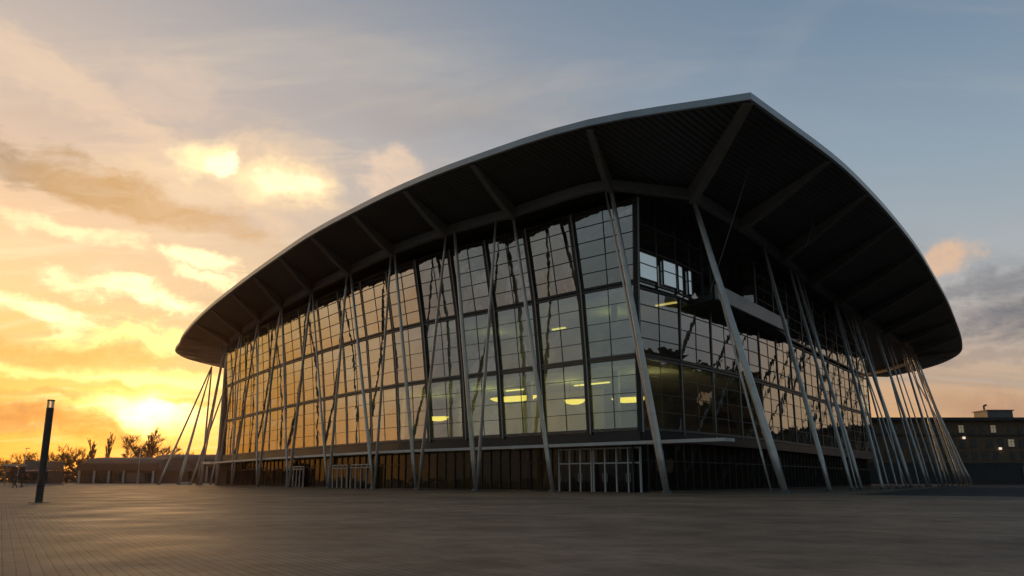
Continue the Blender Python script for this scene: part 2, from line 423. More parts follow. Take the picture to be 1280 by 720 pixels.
# ------------------------------------------------------------------ ground
def ground_mat():
    m = bpy.data.materials.new('paving_setts'); m.use_nodes = True
    nt = m.node_tree; b = nt.nodes['Principled BSDF']; L = nt.links.new
    tc = nt.nodes.new('ShaderNodeTexCoord')
    mp = nt.nodes.new('ShaderNodeMapping'); mp.inputs['Rotation'].default_value = (0, 0, R(-(90 + 31)))
    L(tc.outputs['Object'], mp.inputs['Vector'])
    br = nt.nodes.new('ShaderNodeTexBrick'); L(mp.outputs['Vector'], br.inputs['Vector'])
    br.inputs['Scale'].default_value = 1.0; br.inputs['Brick Width'].default_value = 1.6; br.inputs['Row Height'].default_value = 0.13
    br.inputs['Mortar Size'].default_value = 0.012; br.inputs['Mortar Smooth'].default_value = 0.3
    br.inputs['Color1'].default_value = (.245, .185, .135, 1); br.inputs['Color2'].default_value = (.285, .215, .158, 1); br.inputs['Mortar'].default_value = (.15, .115, .088, 1)
    n = nt.nodes.new('ShaderNodeTexNoise'); n.inputs['Scale'].default_value = 0.12; n.inputs['Detail'].default_value = 8; n.inputs['Roughness'].default_value = .65
    L(tc.outputs['Object'], n.inputs['Vector'])
    r = nt.nodes.new('ShaderNodeValToRGB'); r.color_ramp.elements[0].position = .32; r.color_ramp.elements[1].position = .68
    r.color_ramp.elements[0].color = (.52, .51, .50, 1); r.color_ramp.elements[1].color = (1.3, 1.27, 1.22, 1)
    L(n.outputs['Fac'], r.inputs['Fac'])
    mx = nt.nodes.new('ShaderNodeMix'); mx.data_type = 'RGBA'; mx.blend_type = 'MULTIPLY'; mx.inputs[0].default_value = 1
    L(br.outputs['Color'], mx.inputs[6]); L(r.outputs['Color'], mx.inputs[7])
    n6 = nt.nodes.new('ShaderNodeTexNoise'); n6.inputs['Scale'].default_value = 0.8; n6.inputs['Detail'].default_value = 9; n6.inputs['Roughness'].default_value = .7
    L(tc.outputs['Object'], n6.inputs['Vector'])
    r6 = nt.nodes.new('ShaderNodeValToRGB'); r6.color_ramp.elements[0].position = .36; r6.color_ramp.elements[1].position = .58
    r6.color_ramp.elements[0].color = (.66, .65, .64, 1); r6.color_ramp.elements[1].color = (1.05, 1.05, 1.05, 1); L(n6.outputs['Fac'], r6.inputs['Fac'])
    m6 = nt.nodes.new('ShaderNodeMix'); m6.data_type = 'RGBA'; m6.blend_type = 'MULTIPLY'; m6.inputs[0].default_value = 1
    L(mx.outputs[2], m6.inputs[6]); L(r6.outputs['Color'], m6.inputs[7]); L(m6.outputs[2], b.inputs['Base Color'])
    n2 = nt.nodes.new('ShaderNodeTexNoise'); n2.inputs['Scale'].default_value = 0.35; n2.inputs['Detail'].default_value = 7
    L(tc.outputs['Object'], n2.inputs['Vector'])
    rr = nt.nodes.new('ShaderNodeMapRange'); rr.inputs['From Min'].default_value = .3; rr.inputs['From Max'].default_value = .7
    rr.inputs['To Min'].default_value = .62; rr.inputs['To Max'].default_value = .85; L(n2.outputs['Fac'], rr.inputs['Value']); L(rr.outputs['Result'], b.inputs['Roughness'])
    b.inputs['Specular IOR Level'].default_value = 0.2
    n4 = nt.nodes.new('ShaderNodeTexNoise'); n4.inputs['Scale'].default_value = 60; n4.inputs['Detail'].default_value = 3; L(tc.outputs['Object'], n4.inputs['Vector'])
    hm = nt.nodes.new('ShaderNodeMath'); hm.operation = 'MULTIPLY_ADD'; hm.inputs[1].default_value = -1.0
    L(br.outputs['Fac'], hm.inputs[0]); sc_ = nt.nodes.new('ShaderNodeMath'); sc_.operation = 'MULTIPLY'; sc_.inputs[1].default_value = .35
    L(n4.outputs['Fac'], sc_.inputs[0]); L(sc_.outputs[0], hm.inputs[2])
    bp = nt.nodes.new('ShaderNodeBump'); bp.inputs['Strength'].default_value = .4; bp.inputs['Distance'].default_value = .006
    L(hm.outputs[0], bp.inputs['Height']); L(bp.outputs['Normal'], b.inputs['Normal'])
    return m
M['paving'] = ground_mat()
M['ground'] = mat('ground_asphalt', (.038, .038, .038), 0.85, 0, .25, .05, spec=.25)
g_ = MB(); g_.quad((-1500, -600, -0.12), (1500, -600, -0.12), (1500, 1900, -0.12), (-1500, 1900, -0.12))
tag(g_.build('ground', M['ground']), 'dark asphalt ground reaching to the horizon', 'ground', kind='structure')
p_ = MB()
pav = [(-160, -40), (80, -40), (80, 20), (34, 46), (22, 57), (60, 120), (100, 190), (60, 215), (-90, 215), (-150, 190)]
p_.prism(pav, -0.116, 0.0)
tag(p_.build('pavement', M['paving'], tri=True), 'brown grey paved plaza in front of the arena', 'plaza', kind='structure')

# ------------------------------------------------------------------ arena geometry (plan curves)
F0 = catmull([(10.1, 65.9), (6.2, 69.6), (0.4, 75.6), (-9.9, 85.4), (-18.2, 96.0), (-26.8, 108.2), (-35.2, 121.0), (-43.0, 133.6), (-49.5, 144.5)], 10)
F0 = [(p.x, p.y) for p in F0]
G0 = catmull([(10.1, 65.9), (15.2, 71.2), (25.4, 84.5), (33.0, 96.2), (41.0, 108.2), (48.4, 119.2), (55.5, 129.5)], 10)
G0 = [(p.x, p.y) for p in G0]
RL = [(14.9, 65.2), (7.8, 62.9), (0.1, 69.9), (-6.3, 75.6), (-12.3, 82.3), (-18.3, 90.6), (-24.8, 100.1), (-31.0, 109.6), (-36.8, 119.6), (-43.2, 131.0), (-48.0, 139.6), (-50.9, 145.4)]
RR = [(14.9, 65.2), (21.1, 73.6), (28.5, 84.8), (35.5, 96.0), (42.9, 106.9), (50.6, 118.0), (58.8, 129.5), (66.5, 140.3), (73.1, 149.6)]
EL = [(15.6, 49.9), (5.3, 54.1), (-3.3, 61.0), (-9.4, 67.1), (-15.0, 73.8), (-20.6, 81.1), (-26.0, 89.2), (-31.6, 97.9), (-37.4, 107.2), (-43.9, 117.9), (-50.6, 129.7), (-57.4, 142.6)]
ER = [(15.6, 49.9), (24.8, 60.2), (30.9, 68.0), (37.4, 77.0), (44.5, 87.4), (52.1, 99.3), (60.4, 112.5), (69.1, 127.0), (77.8, 141.8)]
ELx = [(-61.3, 151.0), (-64.8, 158.0), (-66.5, 164.5), (-66.8, 172.0), (-64.7, 183.0)]
ERx = [(83.3, 151.7), (87.2, 159.5), (90.0, 167.5), (92.2, 178.0), (92.6, 189.0), (91.1, 200.5)]
RLx = [(-52.5, 150.0), (-53.5, 155.0), (-54.0, 160.0), (-54.0, 167.0), (-53.0, 178.0)]
RRx = [(76.5, 156.0), (79.0, 162.0), (80.5, 168.0), (81.0, 175.0), (80.5, 182.0), (79.0, 190.0)]
ZE, ZR, ZRING = 25.2, 24.45, 24.0

arena = empty('arena', (10.1, 65.9, 0))
tag(arena, 'large glass fronted arena with curved overhanging roof and slanted steel columns', 'arena')

def smooth2(pts, sub=4):
    return [(p.x, p.y) for p in catmull(pts, sub)]
eL = smooth2(EL + ELx); rL = smooth2(RL + RLx)
eR = smooth2(ER + ERx); rR = smooth2(RR + RRx)
# chamfer of the ring stays straight between its first two points
for k in range(1, 4):
    rL[k] = tuple(V(RL[0]).lerp(V(RL[1]), k / 4))
edge = list(reversed(eL)) + eR[1:]
ring = list(reversed(rL)) + rR[1:]
nE = len(edge)

# roof shell: top skin + far side
mb = MB()
cx, cy = 13.0, 140.0
prev = [(x, y, ZE + .44) for x, y in edge]
rows = [prev]
for s, h in ((.9, 1.5), (.7, 3.6), (.45, 5.2), (.2, 6.0)):
    rows.append([(cx + (x - cx) * s, cy + (y - cy) * s, ZE + .44 + h) for x, y in edge])
for a, c in zip(rows, rows[1:]):
    for i in range(nE - 1):
        mb.quad(a[i], a[i + 1], c[i + 1], c[i])
    mb.quad(a[-1], a[0], c[0], c[-1])
mb.add(rows[-1], [tuple(range(nE))])
roof = mb.build('roof', M['roof'], arena, tri=True)
mb = MB()
def sweep_strip(mb, pts, z0, z1, t, closed=False):
    inn = offset(pts, t)
    n = len(pts)
    for i in range(n - 1):
        a, b = pts[i], pts[i + 1]; c, d = inn[i + 1], inn[i]
        mb.quad((*a, z0), (*b, z0), (*b, z1), (*a, z1))
        mb.quad((*d, z0), (*c, z0), (*c, z1), (*d, z1))
        mb.quad((*a, z1), (*b, z1), (*c, z1), (*d, z1))
        mb.quad((*a, z0), (*b, z0), (*c, z0), (*d, z0))
sweep_strip(mb, edge, ZE - .03, ZE + .45, .25)
a, b = edge[-1], edge[0]
mb.bar((*a, ZE + .27), (*b, ZE + .27), .25, .6, (0, 0, 1))
mb.build('fascia', M['fascia'], roof)
# soffit: outer strip rising to the edge, inner flat ceiling
ia = len(eL) - 1
for lo_i, hi_i, sm in ((0, ia, M['soffit']), (ia, nE - 1, M['soffit_r'])):
    mb = MB()
    for i in range(lo_i, hi_i):
        mb.quad((*ring[i], ZR), (*ring[i + 1], ZR), (*edge[i + 1], ZE), (*edge[i], ZE))
    mb.build('soffit', sm, roof)
mb = MB()
mb.quad((*ring[-1], ZR), (*ring[0], ZR), (*edge[0], ZE), (*edge[-1], ZE))
mb.add([(*p, ZR) for p in ring], [tuple(range(nE))])
mb.build('soffit', M['soffit'], roof, tri=True)

# roof beams: tapering brackets from ring to edge
def roof_beam(r, e, w=.55, deep=1.25):
    r, e = V(r), V(e)
    d = (e - r).normalized(); s = V((-d.y, d.x)) * (w / 2)
    e2 = e - d * .55; r2 = r + d * .2
    mid = r2.lerp(e2, .45)
    sec = []
    for p, dep in ((r2, deep), (mid, deep * .72), (e2, .16)):
        t = (p - r).length / (e - r).length
        zt = ZR + (ZE - ZR) * t + .05
        sec.append([(p.x + s.x, p.y + s.y, zt), (p.x - s.x, p.y - s.y, zt), (p.x - s.x * .8, p.y - s.y * .8, zt - dep), (p.x + s.x * .8, p.y + s.y * .8, zt - dep)])
    mb = MB()
    for a, b in zip(sec, sec[1:]):
        for k in range(4):
            mb.quad(a[k], a[(k + 1) % 4], b[(k + 1) % 4], b[k])
    mb.add(sec[0], [(0, 1, 2, 3)]); mb.add(sec[-1], [(3, 2, 1, 0)])
    mb.build('roof_beam', M['beam'], arena, origin=(r.x, r.y, ZR))
roof_beam(RL[0], EL[0], .8, 1.35)
for r, e in list(zip(RL, EL))[1:] + list(zip(RLx, ELx)): roof_beam(r, e)
for r, e in list(zip(RR, ER))[1:] + list(zip(RRx, ERx))[1:-1]: roof_beam(r, e, .6, 1.35)

# ring beam
mb = MB()
def swept_box(mb, pts, w, z0, z1):
    o = offset(pts, -w / 2); i_ = offset(pts, w / 2)
    for k in range(len(pts) - 1):
        A = [(*o[k], z0), (*i_[k], z0), (*i_[k], z1), (*o[k], z1)]
        B = [(*o[k + 1], z0), (*i_[k + 1], z0), (*i_[k + 1], z1), (*o[k + 1], z1)]
        for q in range(4): mb.quad(A[q], A[(q + 1) % 4], B[(q + 1) % 4], B[q])
swept_box(mb, ring, .6, ZRING - .38, ZRING + .4)
mb.build('ring_beam', M['ring'], arena)

# ------------------------------------------------------------------ facades
def normals(pts):
    out = []
    for i in range(len(pts)):
        a, b = V(pts[max(i - 1, 0)]), V(pts[min(i + 1, len(pts) - 1)])
        t = (b - a).normalized(); out.append(V((-t.y, t.x)))
    return out
NB_L, NB_R = 16, 13
def by_widths(pts, ws):
    n = 400; fine = resample(pts, n); tot = sum(ws); acc = [0.0]
    for w in ws: acc.append(acc[-1] + w)
    return [fine[min(n, round(n * a / tot))] for a in acc]
FL = by_widths(F0, [4.9, 5, 5, 4.8, 5, 5.2, 5.6, 6, 6.4, 6.8, 7, 7, 7, 7, 7, 7]); FLp = [(p.x, p.y) for p in FL]; FN = normals(FLp)     # left of travel
# travelling from the corner to the left end, the outside lies on the left
sgn = 1 if FN[5].dot(V((-.65, -.75))) > 0 else -1
FN = [n * sgn for n in FN]
GL = resample(G0, NB_R); GLp = [(p.x, p.y) for p in GL]; GN = normals(GLp)
sg2 = 1 if GN[5].dot(V((.83, -.56))) > 0 else -1
GN = [n * sg2 for n in GN]
corner_n = (FN[0] + GN[0]).normalized()
Z0, Z1, Z2, Z3 = 4.9, 10.6, 16.6, 23.5
FINE = resample(F0, 600)
FLEN = sum((q - p).length for p, q in zip(FINE, FINE[1:]))
def along_F(s_):
    t = min(max(s_ / FLEN, 0), 1) * 600; k = min(int(t), 599)
    return FINE[k].lerp(FINE[k + 1], t - k)
FS = []
for p in FL:
    k = min(range(601), key=lambda j: (FINE[j] - p).length); FS.append(FLEN * k / 600)
LEAN = [0, .9, 1.3, 1.6, 1.8, 2.1, 2.5, 2.9, 3.1, 3.1, 2.9, 2.5, 2.0, 1.5, 1.0, .5, 0]
def lean_L(i, z):
    """point on the left facade, vertical below Z1 and leaning outward above"""
    amt = 0 if z <= Z1 else (.22 * min((z - Z1) / (Z2 - Z1), 1) + max(z - Z2, 0) / (Z3 - Z2) * (.85 - .40 * i / NB_L))
    n = FN[i] if i > 0 else corner_n * 1.25
    p = along_F(FS[i] + LEAN[i] * max(z - Z0, 0) / (Z3 - Z0)) + n * amt
    return V((p.x, p.y, z))
def pt_R(i, z):
    if i == 0: return lean_L(0, z)
    amt = 0 if z <= Z1 else (z - Z1) / (Z3 - Z1) * max(0, .5 - .15 * i)
    p = GL[i] + GN[i] * amt
    return V((p.x, p.y, z))

def window(fn, i, z0, z1, rows, n2d, gm, divs=1, fine=False):
    """one glazed bay of one storey: glass pane + its frame of thin bars"""
    n = V((n2d.x, n2d.y, 0))
    A, B, C, Dd = fn(i, z0), fn(i + 1, z0), fn(i + 1, z1), fn(i, z1)
    mb = MB(); flip = (B - A).cross(C - A).dot(n) < 0; nc_ = divs + 1
    for r in range(rows):
        for c in range(nc_):
            q4 = []
            for (u_, v_) in ((c, r), (c + 1, r), (c + 1, r + 1), (c, r + 1)):
                p = A.lerp(B, u_ / nc_).lerp(Dd.lerp(C, u_ / nc_), v_ / rows)
                q4.append(p + n * random.uniform(-.009, .009))
            if flip: q4.reverse()
            mb.quad(*q4)
    w = mb.build('window', gm, arena, origin=(A + C) / 2, norm=False)
    fb = MB()
    for r in range(1, rows):
        t = r / rows
        fb.bar(A.lerp(Dd, t) + n * .02, B.lerp(C, t) + n * .02, .045 if fine else .07, .06, n)
    for r in range(1, divs + 1):
        t = r / (divs + 1)
        fb.bar(A.lerp(B, t) + n * .018, Dd.lerp(C, t) + n * .018, .045 if fine else .06, .05, n)
    fb.bar(A + n * .05, B + n * .05, .20, .2, n)
    fb.bar(Dd - V((0, 0, .06)) + n * .052, C - V((0, 0, .06)) + n * .052, .14, .2, n)
    fb.build('frame', M['bars_fine'] if fine else M['bars'], w, origin=(A + C) / 2)

for i in range(NB_L):
    n = (FN[i] + FN[i + 1]).normalized()
    window(lean_L, i, Z0, Z1, 4, n, M['glass'], 1, True)
    window(lean_L, i, Z1 + .2, Z2, 4, n, M['glass'], 1, True)
    window(lean_L, i, Z2 + .2, Z3, 5, n, M['glass'], 1)
for i in range(NB_R):
    n = (GN[i] + GN[i + 1]).normalized()
    window(pt_R, i, Z0, Z1, 4, n, M['glass_side'], 1, True)
    window(pt_R, i, Z1 + .2, Z2 - .3, 4, n, M['glass_side'], 1)
    if i >= 4:
        window(pt_R, i, Z2 + .2, Z3, 5, n, M['glass_side'], 1)

def mullion(fn, i, nrm, z_hi=Z3, wide=.42, deep=.36):
    n = V((nrm.x, nrm.y, 0)); t = V((-nrm.y, nrm.x, 0))
    mb = MB(); fl = MB()
    for a, b in ((Z0 - .3, Z1), (Z1, min(Z2, z_hi))) + (((Z2, z_hi),) if z_hi > Z2 else ()):
        p, q = fn(i, a), fn(i, b)
        mb.bar(p + n * (deep / 2 - .12), q + n * (deep / 2 - .12), wide, deep, n)
        o_n = n * (deep - .135) + t * (wide / 2 - .07); fl.bar(p + o_n, q + o_n, .13, .06, n)
    m_ = mb.build('mullion', M['mullion'], arena, origin=fn(i, 0))
    fl.build('flange', M['flange'], m_, origin=fn(i, 0))
for i in range(NB_L + 1):
    mullion(lean_L, i, FN[i] if i else corner_n, wide=(.48 if i < 8 else .44) if i else .5, deep=.34 if i < 6 else .16)
for i in range(1, NB_R + 1):
    mullion(pt_R, i, GN[i], Z3 if i >= 4 else Z2 - .3, .26, .2)

# spandrel band and canopy
mb = MB()
Fi = [(p.x, p.y) for p in FL]
def band(pts, nrm, o0, o1, z0, z1):
    m = MB()
    for k in range(len(pts) - 1):
        a0 = V(pts[k]) + nrm[k] * o0; b0 = V(pts[k + 1]) + nrm[k + 1] * o0
        a1 = V(pts[k]) + nrm[k] * o1; b1 = V(pts[k + 1]) + nrm[k + 1] * o1
        m.quad((*a1, z0), (*b1, z0), (*b1, z1), (*a1, z1)); m.quad((*a0, z0), (*b0, z0), (*b0, z1), (*a0, z1))
        m.quad((*a0, z1), (*b0, z1), (*b1, z1), (*a1, z1)); m.quad((*a0, z0), (*b0, z0), (*b1, z0), (*a1, z0))
        for P_, Q_ in ((a0, a1), (b0, b1)):
            m.quad((*P_, z0), (*Q_, z0), (*Q_, z1), (*P_, z1))
    return m
band(FLp, FN, -.4, .06, 3.95, Z0 - .12).build('spandrel', M['spandrel'], arena)
band(GLp, GN, -.4, .06, 3.95, Z0 - .12).build('spandrel', M['spandrel'], arena)
for k0, k1 in ((0, 2), (2, 4), (4, 7), (7, 10), (10, 13), (13, 16)):
    band(FLp[k0:k1 + 1], FN[k0:k1 + 1], .0, 1.5, 3.62, 3.86).build('canopy', M['canopy'], arena)
# the near canopy runs on past the corner as a free slab
d0 = (FL[0] - FL[2]).normalized()
c0 = FL[0] + FN[0] * .0 + d0 * .03; c1 = FL[0] + d0 * 8.2
n0 = V((d0.y, -d0.x)); n0 = n0 if n0.y < 0 else -n0
mb = MB(); mb.prism([tuple(c0), tuple(c1), tuple(c1 + n0 * 1.5), tuple(c0 + n0 * 1.5)], 3.62, 3.86)
mb.build('canopy', M['canopy'], arena)
# short canopy beyond the left end
e0 = FL[-1] + (FL[-1] - FL[-3]).normalized() * 1.2; e1 = e0 + (FL[-1] - FL[-3]).normalized() * 7.5
nn = FN[-1]
mb = MB(); mb.prism([tuple(e0), tuple(e1), tuple(e1 + nn * 1.6), tuple(e0 + nn * 1.6)], 3.62, 4.0)
mb.build('canopy', M['canopy'], arena)

# ground floor glazing, set back under the first storey
def ground_bay(pts, nrm, k0, k1, gm):
    m = MB(); fb = MB()
    for k in range(k0, k1):
        a = V(pts[k]) - nrm[k] * .9; b = V(pts[k + 1]) - nrm[k + 1] * .9
        n = V((*((nrm[k] + nrm[k + 1]) / 2), 0))
        q4 = [V((*a, .05)), V((*b, .05)), V((*b, 3.95)), V((*a, 3.95))]
        if (q4[1] - q4[0]).cross(q4[2] - q4[0]).dot(n) < 0: q4.reverse()
        m.quad(*q4)
        for t in (0, .25, .5, .75):
            p = a.lerp(b, t)
            fb.bar(V((*p, .02)) + n * .04, V((*p, 3.94)) + n * .04, .07, .14, n)
        for z in (.08, 2.45):
            fb.bar(V((*a, z)) + n * .045, V((*b, z)) + n * .045, .08, .12, n)
    o = m.build('shop_window', gm, arena, norm=False)
    fb.build('frame', M['bars'], o)
for k0, k1 in ((0, 3), (3, 6), (6, 9), (9, 12), (12, 16)): ground_bay(FLp, FN, k0, k1, M['glass_ground'])
for k0, k1 in ((0, 4), (4, 8), (8, 13)): ground_bay(GLp, GN, k0, k1, M['glass_ground'])

# glazed entrances with pale frames
def entrance(k, t0, leaves, lw, hh=3.45):
    a = FL[k]; b = FL[k + 1]; d = (b - a).normalized(); n2 = (FN[k] + FN[k + 1]).normalized(); n = V((*n2, 0))
    p0 = a + d * t0 - n2 * .25
    pt = lambda s, z: V((*(p0 + d * s), z))
    tot = leaves * lw
    fr = MB()
    for s in [j * lw for j in range(leaves + 1)]:
        fr.bar(pt(s, .0), pt(s, hh), .11, .16, n)
    fr.bar(pt(-.05, hh), pt(tot + .05, hh), .12, .15, n)
    fr.bar(pt(0, 2.28), pt(tot, 2.28), .10, .15, n)
    f = fr.build('entrance_frame', M['doorframe'], arena)
    for j in range(leaves):
        mb = MB(); s0, s1 = j * lw + .08, (j + 1) * lw - .08
        mb.quad(pt(s0, 2.22), pt(s1, 2.22), pt(s1, .04), pt(s0, .04))
        dr = mb.build('door', M['glass_ground'], arena, norm=False)
        hb = MB(); s = s1 - .12 if j % 2 == 0 else s0 + .12
        hb.tube([pt(s, .8) + n * .07, pt(s, 1.5) + n * .07], .022, 6)
        hb.build('handle', M['doorframe'], dr)
entrance(0, .3, 4, 1.15)
entrance(1, .2, 3, 1.2)
entrance(7, .3, 4, 1.3, 2.6); entrance(8, .3, 4, 1.3, 2.6)
entrance(10, .3, 5, 1.25, 2.6)

# recessed terrace on the right, upper storey
TE = 4
ti = [pt_R(k, Z2) - V((*GN[k], 0)) * (0, .3, .6, 3.4, 3.4)[k] for k in range(TE + 1)]
mb = MB()
for k in range(TE):
    a, b = ti[k], ti[k + 1]
    mb.quad((a.x, a.y, Z2), (b.x, b.y, Z2), (b.x, b.y, ZR - .05), (a.x, a.y, ZR - .05))
a, b = ti[TE], pt_R(TE, Z2)
mb.quad((a.x, a.y, Z2), (b.x, b.y, Z2), (b.x, b.y, ZR - .05), (a.x, a.y, ZR - .05))
tw = mb.build('terrace_glazing', M['glass_side'], arena)
fb = MB()
for k in range(TE):
    a, b = ti[k], ti[k + 1]; d = b - a; n = V((d.y, -d.x, 0)).normalized()
    for t in (.0, .5):
        p = a + d * t + n * .03
        fb.bar(V((p.x, p.y, Z2)), V((p.x, p.y, ZR - .06)), .14, .2, n)
    for z in (Z2 + .25, Z2 + 3.0, Z2 + 5.2):
        fb.bar(V((a.x, a.y, z)) + n * .03, V((b.x, b.y, z)) + n * .03, .10, .16, n)
fb.build('frame', M['mullion'], tw)
# windows near the corner, their panes glowing in place of reflected sky
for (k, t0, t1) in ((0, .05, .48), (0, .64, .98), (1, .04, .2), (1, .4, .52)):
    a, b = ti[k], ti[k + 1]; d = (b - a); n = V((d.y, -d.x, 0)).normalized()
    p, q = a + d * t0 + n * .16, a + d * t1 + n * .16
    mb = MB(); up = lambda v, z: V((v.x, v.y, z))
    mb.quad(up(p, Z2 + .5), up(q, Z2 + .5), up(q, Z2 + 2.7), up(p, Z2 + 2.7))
    w = mb.build('terrace_window', M['skypane'], arena, norm=False)
    fb = MB()
    fb.bar(up(p, Z2 + .5), up(p, Z2 + 2.7), .09, .12, n); fb.bar(up(q, Z2 + .5), up(q, Z2 + 2.7), .09, .12, n)
    for z in (.5, 1.75, 2.7): fb.bar(up(p, Z2 + z), up(q, Z2 + z), .08, .11, n)
    fb.build('frame', M['bars'], w)
# posts of the recess
for k, t in ((0, .46), (1, .0), (1, .6), (2, .3)):
    a, b = pt_R(k, Z2), pt_R(k + 1, Z2)
    p = a.lerp(b, t) - V((*GN[1], 0)) * .6
    mb = MB(); mb.tube([(p.x, p.y, Z2), (p.x, p.y, ZR)], .11, 10)
    mb.build('terrace_post', M['mullion'], arena)
# terrace floor and its pale outer beam under the ring
o_ = offset(RR[:4], .9)
t_in = [(ti[k].x, ti[k].y) for k in range(TE + 1)]
bal = [(18.0, 70.6), (28.3, 85.6), (30.0, 88.0), (30.0, 91.0)]
mb = MB(); mb.prism([(17.2, 69.5), (28.6, 86.4), (31.5, 92.5), (27.0, 93.0), (15.2, 73.6)], Z2 - .55, Z2 - .05)
bo = mb.build('balcony', M['dark'], arena, tri=True)
mb = MB(); mb.bar((17.6, 69.6, Z2 + .15), (28.9, 86.0, Z2 + .15), 1.35, .28, (.83, -.56, 0)) if False else None
mb.bar((17.6, 69.6, Z2 + .15), (28.9, 86.0, Z2 + .15), .28, 1.3, (0, 0, 1))
mb.build('parapet', M['balcony'], bo)

# floors, core, end walls (inside of the building)
inF = [tuple(FL[k] - FN[k] * .45) for k in range(NB_L + 1)]
inG = [tuple(GL[k] - GN[k] * .45) for k in range(NB_R + 1)]
for z in (4.45, 10.35, 16.35):
    poly = list(reversed(inF)) + inG[1:] + [(52, 150), (-46, 150)]
    poly[NB_L] = (10.1, 66.8)
    mb = MB(); mb.prism(poly, z - .22, z + .18)
    mb.build('floor_slab', M['slab'], arena, tri=True)
for k, zz, o1, l1 in ((0, 16.05, 6.5, .5), (3, 16.05, 9.0, .35), (4, 10.05, 8.0, .5), (2, 10.05, 9.0, .8), (1, 4.1, 5.0, .6), (3, 4.1, 5.0, .7), (5, 4.1, 4.5, .5)):
    p = FL[k] - FN[k] * o1; q = FL[k + 1] - FN[k + 1] * o1; q = p.lerp(q, l1)
    mb = MB(); mb.bar((p.x, p.y, zz), (q.x, q.y, zz), .22, .1, (0, 0, 1)); mb.build('strip_light', M['strip'], arena)
for k, zz, o1, en in ((0, 8.6, 6.0, 260), (2, 8.6, 6.5, 330), (4, 8.4, 6.0, 300), (6, 8.2, 6.0, 200), (1, 14.6, 6.5, 150), (4, 14.6, 6.5, 120), (0, 3.2, 5.5, 60), (3, 3.2, 4.5, 90), (7, 3.2, 4.5, 110), (10, 3.2, 4.5, 90)):
    p = along_F(FS[k] + 2.5) - FN[k] * o1
    ld = bpy.data.lights.new('room_lamp', 'POINT'); ld.energy = en * .62; ld.color = (1.0, .78, .32); ld.shadow_soft_size = .6
    lo_ = bpy.data.objects.new('room_lamp', ld); lo_.location = (p.x, p.y, zz); link(lo_)
core = [(-33, 146), (-33, 141), (-17, 115.5), (-1.5, 94), (9.5, 86), (17, 92.5), (30.5, 115.5), (44.5, 136), (44, 146)]
mb = MB()
for p, q in zip(core, core[1:]):
    mb.quad((*p, 0), (*q, 0), (*q, ZR - .02), (*p, ZR - .02))
mb.build('core_wall', M['inner'], arena)
mb = MB()
ew = [(-49.5, 145.2), (-50, 178), (-20, 186), (40, 186), (53, 170), (54.8, 130.3)]
for p, q in zip(ew, ew[1:]): mb.quad((*p, 0), (*q, 0), (*q, ZR - .02), (*p, ZR - .02))
mb.build('rear_wall', M['dark'], arena)
mb = MB(); d = (FL[-1] - FL[-2]).normalized()
mb.prism([tuple(FL[-1] + d * .3 + FN[-1] * .5), tuple(FL[-1] + d * 1.9 + FN[-1] * .5), tuple(FL[-1] + d * 1.9 - FN[-1] * 2.5), tuple(FL[-1] + d * .3 - FN[-1] * 2.5)], 0, 23.6)
mb.build('end_pilaster', M['pilaster'], arena)
# interior round columns behind the glass
for k in range(1, NB_L, 2):
    p = FL[k] - FN[k] * 3.6
    mb = MB(); mb.tube([(p.x, p.y, 0), (p.x, p.y, ZR)], .3, 12)
    mb.build('inner_column', M['slab'], arena, smooth=True)

